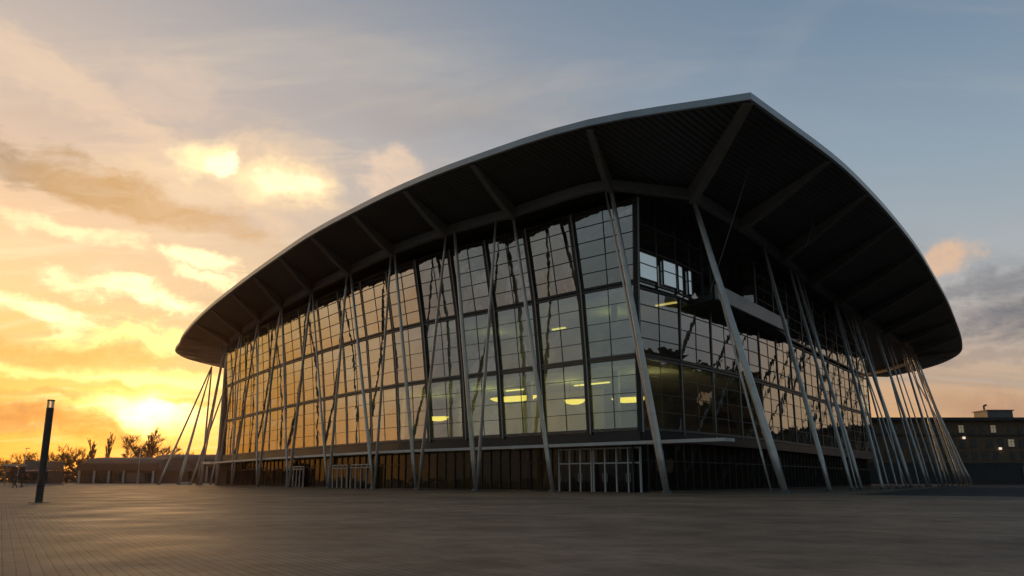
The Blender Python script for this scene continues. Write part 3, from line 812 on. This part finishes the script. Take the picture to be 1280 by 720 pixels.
# ------------------------------------------------------------------ slanted columns
def slant(top, base, r=.17, zt=ZRING - .1):
    t = V((top[0], top[1], zt)); b = V((base[0], base[1], .0))
    mb = MB(); n = 9
    pts = [b.lerp(t, k / n) for k in range(n + 1)]
    r *= 1.1; rad = [r * (1.0 - .3 * (k / n)) for k in range(n + 1)]
    rad[0] = r * .72; rad[-1] = r * .55
    mb.tube(pts, rad, 12)
    c = mb.build('slanted_column', M['column'], arena, smooth=True, origin=b)
    fp = MB(); fp.tube([b + V((0, 0, .0)), b + V((0, 0, .05))], r * 2.1, 14); fp.tube([b + V((0, 0, .05)), b + V((0, 0, .22))], r * 1.25, 12)
    fp.build('base_plate', M['plate'], c, origin=b)
COLS = [
    ((7.89, 62.93), (11.18, 61.52), 0.25), ((7.47, 63.2), (11.04, 61.64), 0.11),
    ((0.07, 69.93), (3.28, 68.53), 0.19), ((-1.44, 71.27), (-3.06, 74.47), 0.15),
    ((-5.42, 74.82), (-3.15, 74.57), 0.21), ((-6.24, 75.54), (-8.9, 81.12), 0.15),
    ((-12.08, 82.05), (-9.16, 81.41), 0.18), ((-12.48, 82.55), (-14.12, 87.55), 0.14),
    ((-18.18, 90.43), (-14.23, 87.69), 0.18), ((-18.69, 91.17), (-20.64, 96.06), 0.16),
    ((-24.77, 100.05), (-20.9, 96.44), 0.13), ((-24.92, 100.29), (-27.84, 106.32), 0.18),
    ((-31.22, 109.97), (-28.05, 106.62), 0.12), ((-31.42, 110.32), (-35.26, 118.13), 0.17),
    ((-37.73, 121.25), (-35.5, 118.5), 0.12), ((-37.98, 121.71), (-43.26, 131.66), 0.15),
    ((-43.5, 131.6), (-43.6, 132.2), 0.12), ((-44.2, 132.9), (-49.4, 142.2), 0.15),
    ((-49.6, 142.6), (-49.9, 143.2), 0.12), ((-51.2, 146.2), (-56.4, 152.4), 0.16), ((-52.6, 150.4), (-55.8, 152.0), 0.14),
    ((-62.6, 172.0), (-68.9, 166.0), 0.2), ((-62.8, 172.6), (-65.0, 166.5), 0.16), ((-63.0, 173.2), (-60.8, 166.5), 0.2), ((-62.4, 171.6), (-66.2, 168.5), 0.12),
    ((-59.0, 174.0), (-62.5, 165.5), 0.18), ((-58.6, 174.4), (-58.4, 165.0), 0.15),
    ((14.92, 65.22), (19.72, 61.52), 0.29), ((15.3, 65.9), (18.9, 62.1), 0.08),
    ((24.93, 79.4), (26.15, 70.1), 0.2), ((30.02, 87.24), (30.51, 76.38), 0.17),
    ((31.51, 89.62), (32.62, 79.42), 0.17), ((41.57, 104.94), (38.05, 87.42), 0.2),
    ((42.4, 106.2), (40.2, 90.8), 0.1), ((47.23, 113.14), (49.04, 104.5), 0.25), ((46.19, 111.65), (43.09, 95.28), 0.12),
    ((55.09, 124.3), (56.77, 116.3), 0.22), ((56.5, 126.3), (52.67, 110.05), 0.11),
    ((65.8, 139.3), (65.11, 128.66), 0.2), ((71.0, 146.7), (74.58, 142.35), 0.17),
    ((67.4, 141.6), (70.36, 136.25), 0.11), ((75.0, 153.0), (80.5, 151.0), 0.15), ((78.8, 161.5), (84.6, 156.8), 0.18), ((73.1, 149.6), (78.2, 147.6), 0.12),
    ((33.0, 92.0), (31.6, 78.0), 0.09), ((50.6, 118.0), (45.6, 99.2), 0.1), ((58.8, 129.5), (58.4, 118.8), 0.12),
    ((60.4, 131.8), (62.6, 125.0), 0.1), ((69.5, 144.6), (67.8, 132.6), 0.12), ((76.5, 156.0), (77.0, 145.8), 0.1), ((79.4, 163.0), (82.2, 153.4), 0.1), ((80.5, 168.0), (87.5, 161.5), 0.14), ((44.5, 109.3), (46.9, 101.2), 0.09),
]

for t, b, r in COLS: slant(t, b, r)
# tie rods hanging from the soffit on the right
for a, b in (((18.5, 61.0, 24.6), (16.3, 66.5, 16.0)), ((28.3, 74.2, 24.7), (27.8, 75.5, 22.4))):
    mb = MB(); mb.tube([a, b], .035, 6); mb.build('tie_rod', M['beam'], arena)

# ------------------------------------------------------------------ lamps inside the arena
M['lamp'] = emit('warm_lamp', (1.0, .60, .09), 2.2)
M['lamp_rim'] = mat('lamp_rim_metal', (.35, .33, .3), .5)
def oval_lamp(c, a, b, rz, label, h=.42):
    t = empty('oval_lamp', c); t.rotation_euler = (0, 0, 0)
    tag(t, label, 'ceiling lamp', 'oval lamps inside the arena')
    co_, si = math.cos(rz), math.sin(rz)
    el = lambda s, z: [(c[0] + (a * s * math.cos(q)) * co_ - (b * s * math.sin(q)) * si, c[1] + (a * s * math.cos(q)) * si + (b * s * math.sin(q)) * co_, c[2] + z) for q in [2 * math.pi * k / 28 for k in range(28)]]
    mb = MB(); r = [el(.42, -h), el(.8, -h * .72), el(1, -.04), el(.9, .1)]
    vs = [x for q in r for x in q]; fs = []
    for k in range(3):
        for j in range(28): fs.append((k * 28 + j, k * 28 + (j + 1) % 28, (k + 1) * 28 + (j + 1) % 28, (k + 1) * 28 + j))
    fs.append(tuple(reversed(range(28)))); fs.append(tuple(range(84, 112)))
    mb.add(vs, fs); mb.build('diffuser', M['lamp'], t)
    mb = MB(); r = [el(1.02, .0), el(1.02, .14), el(.3, .2)]
    vs = [x for q in r for x in q]; fs = []
    for k in range(2):
        for j in range(28): fs.append((k * 28 + j, k * 28 + (j + 1) % 28, (k + 1) * 28 + (j + 1) % 28, (k + 1) * 28 + j))
    fs.append(tuple(range(56, 84))); mb.add(vs, fs); mb.build('lamp_housing', M['lamp_rim'], t)
    for s in (-.5, .5):
        mb = MB(); p = (c[0] + a * s * co_, c[1] + a * s * si)
        mb.tube([(*p, c[2] + .15), (*p, 10.13)], .02, 5); mb.build('suspension_rod', M['bars'], t)
oval_lamp((0.2, 82.0, 8.9), 3.0, .9, R(-38), 'long yellow oval ceiling lamp behind the glass at the middle of the left facade')
oval_lamp((5.9, 78.5, 8.3), 1.1, .7, R(-38), 'short yellow oval lamp between the longest lamp and the arena corner')
oval_lamp((10.6, 75.5, 8.2), 1.7, .7, R(-30), 'yellow oval lamp behind the last panes before the arena corner')
oval_lamp((-8.0, 91.0, 7.6), 1.3, .9, R(-40), 'dim rounded yellow lamp farthest from the arena corner')

# ------------------------------------------------------------------ light column on the plaza
M['post'] = mat('post_paint', (.035, .036, .036), .5, 0, .2, 4)
M['lens'] = mat('frosted_lens', (.75, .70, .60), .4)
M['lens'].node_tree.nodes['Principled BSDF'].inputs['Transmission Weight'].default_value = .5
def light_column(x, y, h):
    t = empty('light_column', (x, y, 0)); tag(t, 'dark round light column with pale frosted top standing alone on the plaza', 'light column')
    mb = MB(); mb.tube([(x, y, .0), (x, y, .03)], .42, 24); mb.build('base_plate', M['plate'], t)
    mb = MB(); mb.tube([(x, y, .03), (x, y, h - .36)], .155, 20); mb.build('shaft', M['post'], t, smooth=False)
    mb = MB(); mb.tube([(x, y, h - .36), (x, y, h - .06)], .148, 20); mb.build('lens', M['lens'], t)
    mb = MB(); mb.tube([(x, y, h - .06), (x, y, h)], .16, 20); mb.build('cap', M['post'], t)
    mb = MB(); mb.box((x + .02, y - .155, .75), (.12, .02, .3)); mb.build('service_hatch', M['mullion'], t)
light_column(-20.8, 37.6, 4.5)

# ------------------------------------------------------------------ people
M['coat'] = mat('dark_clothing', (.020, .019, .021), .8, 0, .3, 6)
M['skin'] = mat('skin', (.42, .27, .2), .55, 0, .05, 4)
M['hair'] = mat('dark_hair', (.03, .02, .015), .6)
M['bagcloth'] = mat('pale_bag_cloth', (.45, .44, .42), .8)
def person(x, y, rz, h, label, stride, bag=False):
    t = empty('person', (x, y, 0)); tag(t, label, 'person', 'pedestrians on the plaza')
    s = h / 1.75
    J = {'pel': (0, 0, .93), 'wai': (0, .0, 1.08), 'che': (0, .02, 1.30), 'nck': (0, .03, 1.47), 'hed': (0, .05, 1.56), 'top': (0, .05, 1.70)}
    for sd, ph in ((1, 1), (-1, -1)):
        k = 'l' if sd > 0 else 'r'
        J['hip' + k] = (.10 * sd, 0, .88); J['kne' + k] = (.11 * sd, .16 * ph * stride + .06, .50)
        J['ank' + k] = (.11 * sd, (.36 if ph > 0 else -.42) * stride, .09 if ph > 0 else .14); J['toe' + k] = (.12 * sd, (.36 if ph > 0 else -.42) * stride + .17, .04)
        J['sho' + k] = (.19 * sd, .02, 1.40); J['elb' + k] = (.24 * sd, -.14 * ph * stride, 1.13); J['wri' + k] = (.24 * sd, -.20 * ph * stride + .12, .90); J['han' + k] = (.235 * sd, -.22 * ph * stride + .17, .82)
    rad = dict(pel=.135, wai=.125, che=.15, nck=.06, hed=.09, top=.085, hip=.10, kne=.065, ank=.045, toe=.04, sho=.075, elb=.05, wri=.036, han=.04)
    E = [('pel', 'wai'), ('wai', 'che'), ('che', 'nck'), ('nck', 'hed'), ('hed', 'top')]
    for k in 'lr': E += [('pel', 'hip' + k), ('hip' + k, 'kne' + k), ('kne' + k, 'ank' + k), ('ank' + k, 'toe' + k), ('che', 'sho' + k), ('sho' + k, 'elb' + k), ('elb' + k, 'wri' + k), ('wri' + k, 'han' + k)]
    keys = list(J); me = bpy.data.meshes.new('person_body')
    me.from_pydata([V(J[k]) * s for k in keys], [(keys.index(a), keys.index(b)) for a, b in E], [])
    o = bpy.data.objects.new('body', me); link(o)
    md = o.modifiers.new('skin', 'SKIN'); o.modifiers.new('sub', 'SUBSURF').levels = 1
    for i, k in enumerate(keys):
        r = rad[k] if k in rad else rad[k[:3]]
        me.skin_vertices[0].data[i].radius = (r * s, r * s * (.8 if k in ('che', 'pel', 'wai') else 1))
        me.skin_vertices[0].data[i].use_root = (k == 'pel')
    dg = bpy.context.evaluated_depsgraph_get(); ev = o.evaluated_get(dg)
    m2 = bpy.data.meshes.new_from_object(ev); bpy.data.objects.remove(o)
    m2.materials.clear(); m2.materials.append(M['coat']); m2.materials.append(M['skin'])
    for p in m2.polygons:
        p.use_smooth = True
        if p.center.z > 1.47 * s or (p.center.z < .89 * s and abs(p.center.x) > .2 * s): p.material_index = 1
    rot = Matrix.Rotation(rz, 4, 'Z')
    b = link(bpy.data.objects.new('body', m2), t); b.rotation_euler = (0, 0, rz)
    hb = bmesh.new(); bmesh.ops.create_uvsphere(hb, u_segments=12, v_segments=8, radius=.108 * s)
    for v in hb.verts:
        v.co.y -= .02 * s
        if v.co.y > .02 and v.co.z < .03 * s: v.co.y = .02
        v.co += V((0, .04, 1.655)) * s
    hm = bpy.data.meshes.new('hair'); hb.to_mesh(hm); hb.free(); hm.materials.append(M['hair'])
    link(bpy.data.objects.new('hair', hm), t).rotation_euler = (0, 0, rz)
    return t
person(-56.0, 96.0, R(75), 1.74, 'person in dark clothes striding across the plaza, the left and nearer of two', 1.0)
person(-58.7, 102.0, R(70), 1.80, 'person in dark clothes walking behind, the right and farther of two', .8)

# ------------------------------------------------------------------ background: left
M['bld_roof'] = mat('dark_sheet_roof', (.05, .038, .03), .7, 0, .15, .3)
M['bld_wall'] = mat('brown_render', (.085, .055, .038), .8, 0, .2, .5)
M['bld_brick'] = mat('brown_brick', (.20, .125, .07), .85, 0, .25, 1.5)
M['white'] = mat('white_paint', (.55, .53, .50), .6, 0, .08, 1)
M['pane_dark'] = mat('dark_window_glass', (.02, .022, .025), .12, 0, .2, 1)
M['greyclad'] = mat('grey_cladding', (.17, .15, .13), .6, 0, .1, .8)
M['metal_pole'] = mat('galvanised_pole', (.40, .39, .37), .45, .3, .1, 3)
M['glowwin'] = emit('lit_window', (1.0, .78, .5), .10)
M['glowlamp'] = emit('lit_wall_lamp', (1.0, .85, .65), .9)

def low_hall(x0, x1, y, dep, hw, hr, nposts, label):
    t = empty('low_hall', ((x0 + x1) / 2, y, 0)); tag(t, label, 'building')
    w = MB(); w.box(((x0 + x1) / 2, y + dep / 2, hw / 2 - .1), (x1 - x0, dep, hw + .2)); wl = w.build('wall', M['bld_wall'], t)
    r = MB(); n = 8; prof = []
    for k in range(n + 1):
        a = math.pi * k / n
        prof.append((y + dep / 2 - math.cos(a) * (dep / 2 + 1.2), hw + .02 + math.sin(a) ** .7 * (hr - hw)))
    for xa, xb in ((x0 - 1.0, x1 + 1.0),):
        va = [(xa + 2.2 * (z - hw) / (hr - hw), yy, z) for yy, z in prof]; vb = [(xb - .6 * (z - hw) / (hr - hw), yy, z) for yy, z in prof]
        for k in range(n): r.quad(va[k], va[k + 1], vb[k + 1], vb[k])
        r.add(va, [tuple(range(n + 1))]); r.add(vb, [tuple(reversed(range(n + 1)))]); r.quad(va[0], vb[0], vb[-1], va[-1])
    r.build('roof', M['bld_roof'], t)
    for k in range(nposts):
        xx = x0 + .4 + (x1 - x0 - .8) * k / max(nposts - 1, 1)
        p = MB(); p.box((xx, y - .9, hw / 2), (.42, .42, hw)); p.build('porch_post', M['white'], t)
    for k in range(nposts - 1):
        xa = x0 + .4 + (x1 - x0 - .8) * (k + .2) / max(nposts - 1, 1); xb = x0 + .4 + (x1 - x0 - .8) * (k + .8) / max(nposts - 1, 1)
        p = MB(); p.box(((xa + xb) / 2, y - .03, hw * .5), (xb - xa, .08, hw * .62)); wd = p.build('window', M['pane_dark'], t)
        f = MB()
        for xx in (xa, (xa + xb) / 2, xb): f.box((xx, y - .08, hw * .5), (.1, .1, hw * .66))
        f.box(((xa + xb) / 2, y - .085, hw * .18), (xb - xa, .1, .12)); f.build('frame', M['bld_roof'], wd)
    return t
hall = low_hall(-113.0, -93.0, 222, 22, 3.2, 6.9, 6, 'low brown hall with barrel roof and white porch posts behind the plaza')
p = MB(); p.box((-103.5 + 5.2, 221.8, 1.5), (4.6, .2, 2.4)); p.build('shutter', M['greyclad'], hall)
low_hall(-112.0, -58.0, 262, 26, 5.0, 8.9, 7, 'long dark hall farthest back beneath the setting sun')

def kiosk(x0, x1, y, dep, h, label):
    t = empty('kiosk', ((x0 + x1) / 2, y, 0)); tag(t, label, 'kiosk')
    xm = (x0 + x1) / 2; L = x1 - x0
    w = MB(); w.box((xm, y + dep / 2, .55 * h / 2 + .15), (L, dep, h * .55)); w.build('wall', M['dark'], t)
    r = MB(); r.box((xm, y + dep / 2, h * .82), (L, dep, h * .36)); r.build('roof_box', M['greyclad'], t)
    e = MB(); e.box((xm - .3, y - .25, h * .60), (L + .8, 1.4, .16)); e.build('eave', M['white'], t)
    b = MB(); b.box((xm, y + dep / 2, .08), (L + .5, dep + .8, .28)); b.build('plinth', M['white'], t)
    for k in range(3):
        xa = x0 + L * (k + .15) / 3; xb = x0 + L * (k + .85) / 3
        q = MB(); q.box(((xa + xb) / 2, y - .02, h * .36), (xb - xa, .08, h * .3)); q.build('window', M['pane_dark'], t)
kiosk(-87.4, -83.0, 152, 5, 4.2, 'low grey kiosk with a pale eave line and plinth beside the light column')
def shelter(x0, x1, y, label):
    t = empty('shelter', ((x0 + x1) / 2, y, 0)); tag(t, label, 'shelter')
    xm = (x0 + x1) / 2
    r = MB(); r.box((xm, y, 3.25), (x1 - x0, 2.4, .26)); r.build('roof', M['white'], t)
    b = MB(); b.box((xm, y + 1.0, 1.7), (x1 - x0 - .3, .08, 2.6)); b.build('back_panel', M['pane_dark'], t)
    for xx in (x0 + .3, x1 - .3):
        p = MB(); p.box((xx, y - .6, 1.56), (.12, .12, 3.12)); p.build('post', M['metal_pole'], t)
    s = MB(); s.box((xm, y + .5, .5), (x1 - x0 - 1.2, .45, .08)); s.build('bench_seat', M['greyclad'], t)
    for xx in (x0 + 1, x1 - 1):
        p = MB(); p.box((xx, y + .5, .23), (.08, .4, .46)); p.build('bench_leg', M['metal_pole'], t)
shelter(-82.8, -80.2, 139, 'open shelter with a pale flat roof at the plaza edge behind the two pedestrians')

def pole(x, y, h, label, arm=True):
    t = empty('lamp_pole', (x, y, 0)); tag(t, label, 'lamp pole', 'slim lamp poles at the plaza edge')
    m_ = MB(); m_.tube([(x, y, 0), (x, y, h)], [.11, .06], 8); m_.build('shaft', M['metal_pole'], t, smooth=True)
    m_ = MB(); m_.box((x + .35, y, h + .03), (1.0, .3, .14)); m_.build('lamp_head', M['greyclad'], t)
    m_ = MB(); m_.tube([(x, y, 0), (x, y, .4)], .17, 8); m_.build('base_sleeve', M['metal_pole'], t)
pole(-84.5, 192, 7.6, 'pale slim lamp pole standing in front of the low hall')
pole(-112.8, 196, 8.0, 'slim lamp pole rising behind the grey kiosk')

blk = MB(); blk.box((-60.8, 158.5, .24), (1.5, .8, .5)); blk.box((-60.8, 158.5, .52), (1.3, .66, .08))
tag(blk.build('bollard_block', M['white'], origin=(-60.8, 158.5, 0)), 'small white block lying on the plaza near the leftmost slanted columns', 'block')

# ------------------------------------------------------------------ trees
M['bark'] = mat('bare_bark', (.075, .05, .035), .9, 0, .2, 2)
M['twig'] = mat('bare_twigs', (.085, .05, .032), .9, 0, .25, .6)
M['needle'] = mat('dark_foliage', (.045, .042, .025), .9, 0, .3, .6)
def bare_tree(seed, h, spread, narrow=False):
    rnd = random.Random(seed); tr = MB(); cr = MB()
    tr.tube([(0, 0, -.2), (rnd.uniform(-.1, .1), 0, h * .18), (rnd.uniform(-.2, .2), rnd.uniform(-.2, .2), h * .42)], [h * .022, h * .017, h * .012], 7)
    def branch(p, d, ln, r, depth):
        d = d.normalized(); q = p + d * ln; mid = p.lerp(q, .5) + V((rnd.uniform(-.06, .06), rnd.uniform(-.06, .06), rnd.uniform(0, .05))) * ln
        (tr if depth < 2 else cr).tube([p, mid, q], [r, r * .8, r * .55], 5 if depth < 2 else 3, caps=False)
        if depth >= 4: return
        n = 4 if depth < 3 else 6
        for k in range(n):
            t = rnd.uniform(.45, 1.0); s = p.lerp(q, t)
            nd = d + V((rnd.gauss(0, spread), rnd.gauss(0, spread), rnd.uniform(.05, .45) if not narrow else rnd.uniform(.5, 1.0)))
            branch(s, nd, ln * rnd.uniform(.5, .8), max(r * .52, h * .0034), depth + 1)
    n0 = 9 if not narrow else 13
    for k in range(n0):
        a = 2.4 * k; z = h * (.16 + .30 * k / n0) if not narrow else h * (.12 + .62 * k / n0)
        out = rnd.uniform(.7, 1.1) if not narrow else .25
        branch(V((0, 0, z)), V((math.cos(a) * out, math.sin(a) * out, rnd.uniform(.6, 1.2))), h * rnd.uniform(.22, .3) * (1 if not narrow else .62), h * .0075, 1)
    if narrow: tr.tube([(0, 0, h * .4), (0, 0, h * .95)], [h * .011, h * .003], 5)
    return tr, cr
protos = {}
def plant_tree(kind, x, y, h, label, rz=0.0, group='bare trees along the horizon'):
    t = empty('bare_tree' if kind != 'p' else 'poplar_tree', (x, y, -.12)); tag(t, label, 'tree', group)
    if kind not in protos:
        tr, cr = bare_tree({'a': 3, 'b': 11, 'c': 29, 'p': 5}[kind], 12.0, .55 if kind != 'p' else .22, kind == 'p')
        a = tr.build('trunk', M['bark'], None, norm=False); b = cr.build('crown', M['twig'], None, norm=False)
        protos[kind] = (a, b)
        first = True
    else: first = False
    for o in protos[kind]:
        c = o if first else o.copy()
        if not first: COL.objects.link(c)
        c.parent = t; c.location = (0, 0, 0)
    t.scale = (h / 12 * random.uniform(.9, 1.1),) * 2 + (h / 12,); t.rotation_euler = (0, 0, rz)
def hx(u, y): return (u - 640) / 1036 * .974 * y
for kind, u, y, h, rz, lab in (
    ('a', 6, 232, 8.6, .3, 'bare tree at the very left edge of the picture'),
    ('b', 26, 236, 9.8, 1.2, 'bare tree above the pale shelter roof, left of the kiosk'),
    ('c', 42, 240, 10.6, 2.2, 'bare tree rising behind the grey kiosk, just left of the light column'),
    ('a', 71, 236, 10.6, 3.9, 'bushy bare tree just right of the light column'),
    ('b', 84, 238, 12.0, 4.4, 'tallest and broadest bare tree between the light column and the low hall'),
    ('c', 97, 240, 11.2, .9, 'bare tree beside the rounded left end of the low hall'),
    ('p', 111, 262, 13.2, .2, 'thin narrow tree above the left end of the low hall'),
    ('p', 132, 262, 14.8, 1.9, 'narrow pointed tree above the middle of the low hall'),
    ('c', 171, 300, 20.5, 2.7, 'tall bare tree in the glare at the right end of the low hall'),
    ('p', 184, 300, 18.5, 3.0, 'narrow tree directly under the brightest part of the sunset'),
    ('a', 200, 305, 17.5, 5.2, 'bare tree in the sun glare left of the slanted columns'),
    ('b', 226, 310, 13.0, 1.1, 'bare tree glimpsed between the leftmost slanted columns'),
    ('c', 255, 312, 12.0, 4.1, 'bare tree seen between the columns and the arena end pilaster')):
    plant_tree(kind, hx(u, y), y, h, lab, rz)
rw = random.Random(4); wd_ = MB()
for k in range(14000):
    x = rw.uniform(-330, -70); y = 330 + rw.gauss(0, 7)
    top = 5.2 + 2.6 * math.sin(x * .11) * math.sin(x * .037 + 1) + 1.6 * math.sin(x * .41)
    z = rw.uniform(-.1, max(top, 2.0)); s = rw.uniform(.35, .95)
    a = V((rw.gauss(0, 1), rw.gauss(0, 1), rw.gauss(0, 1))).normalized() * s; b = a.orthogonal().normalized() * s * .7
    c = V((x, y, z)); wd_.add([c - a, c + b, c + a, c - b], [(0, 1, 2, 3)])
tag(wd_.build('woods', M['twig'], norm=False), 'dark far wood along the horizon on the left', 'woods', kind='stuff')


# ------------------------------------------------------------------ background: right
def brick_block():
    t = empty('brick_building', (110, 200, 0)); tag(t, 'long three storey brown brick building with a rooftop box right of the arena', 'building')
    x0, x1, y0, y1, h = 70.0, 170.0, 200.0, 216.0, 14.6
    w = MB(); w.box(((x0 + x1) / 2, (y0 + y1) / 2, h / 2 - .1), (x1 - x0, y1 - y0, h + .2))
    w.build('wall', M['bld_brick'], t)
    r = MB(); r.box(((x0 + x1) / 2, (y0 + y1) / 2 - .2, h + .38), (x1 - x0 + 1.6, y1 - y0 + 2.4, .72)); r.build('roof', M['dark'], t)
    b = MB(); b.box((((1248 - 640) / 1036 * 203), 207, h + 1.75), (6.2, 6, 2.0)); b.box((((1248 - 640) / 1036 * 203), 207, h + 2.85), (6.8, 6.6, .22)); b.build('rooftop_box', M['greyclad'], t)
    v = MB(); v.tube([(116.5, 206, h + 2.9), (116.5, 206, h + 4.1)], .22, 8); v.tube([(116.5, 206, h + 4.1), (117.2, 206, h + 4.3)], .22, 8); v.build('vent_pipe', M['dark'], t)
    f = MB(); f.box(((x0 + x1) / 2, y0 - .12, 4.6), (x1 - x0, .24, .5)); f.box(((x0 + x1) / 2, y0 - .14, 11.2), (x1 - x0, .28, .35)); f.build('string_course', M['dark'], t)
    f = MB(); f.box(((x0 + x1) / 2, y0 - .06, 2.2), (x1 - x0, .12, 4.3)); f.build('plinth', M['dark'], t)
    k = 0
    for row, z in enumerate((6.6, 9.4, 12.7)):
        x = x0 + 2.5
        while x < 133:
            lit = (row == 2 and k % 3 != 1) and x > 104 or (row == 1 and 118 < x < 121)
            lit = lit and not (row == 2 and k % 5 in (0, 2))
            ww = 1.35 if row < 2 else 1.15
            f = MB()
            f.box((x, y0 - .03, z), (ww, .1, 1.7)); wn = f.build('window', M['glowwin'] if lit else M['pane_dark'], t)
            g2 = MB(); g2.box((x, y0 - .10, z - .95), (ww + .3, .26, .14)); g2.build('sill', M['greyclad'], wn)
            g2 = MB(); g2.box((x, y0 - .085, z), (.07, .06, 1.7)); g2.box((x, y0 - .087, z + .3), (ww, .06, .07)); g2.build('frame', M['greyclad'], wn)
            x += 2.55 + (1.3 if k % 4 == 3 else 0); k += 1
    for (xx, zz) in ((107.3, 10.6), (115.6, 8.1)):
        l = MB(); l.box((xx, y0 - .3, zz), (.5, .4, .5)); l.build('wall_lamp', M['glowlamp'], t)
    # loading bay with pale shutters at the right
    for xx in (121.5, 125.0):
        l = MB(); l.box((xx, y0 - .2, 2.3), (2.6, .3, 3.6)); l.build('shutter', M['greyclad'], t)
    return t
brick_block()
def mirrored_block():  # unseen building added out of view so the lower right glass reflects dark
    t = empty('unseen_reflected_block', (98, 80, 0)); tag(t, 'dark unseen block added to be mirrored in the lower glass right of the arena corner', 'building')
    w = MB(); w.box((98, 80, 9.9), (24, 92, 20)); w.build('wall', M['dark'], t)
    r = MB(); r.box((98, 80, 20.1), (25, 93, .5)); r.box((96, 70, 21.2), (9, 12, 1.9)); r.build('roof', M['dark'], t)
    for k in range(12):
        y = 38 + k * 7.6
        for z in (3.2, 7.2, 11.2, 15.2):
            f = MB(); f.box((85.98, y, z), (.1, 3.4, 2.0)); wn = f.build('window', M['pane_dark'] if (k * 3 + int(z)) % 7 else M['glowwin'], t)
            g2 = MB(); g2.box((85.9, y, z - 1.08), (.26, 3.7, .14)); g2.build('sill', M['greyclad'], wn)
mirrored_block()

# ------------------------------------------------------------------ air
hm_ = bpy.data.materials.new('evening_haze'); hm_.use_nodes = True; hm_.node_tree.nodes.clear()
ho = hm_.node_tree.nodes.new('ShaderNodeOutputMaterial'); hv = hm_.node_tree.nodes.new('ShaderNodeVolumePrincipled')
hv.inputs['Color'].default_value = (1.0, .66, .42, 1); hv.inputs['Density'].default_value = .00006; hv.inputs['Anisotropy'].default_value = .86
hm_.node_tree.links.new(hv.outputs[0], ho.inputs['Volume'])
hz = MB(); hz.box((0, 650, 15.4), (3100, 2600, 33.1))
tag(hz.build('haze', hm_), 'thin warm evening haze over the plaza', 'haze', kind='stuff')
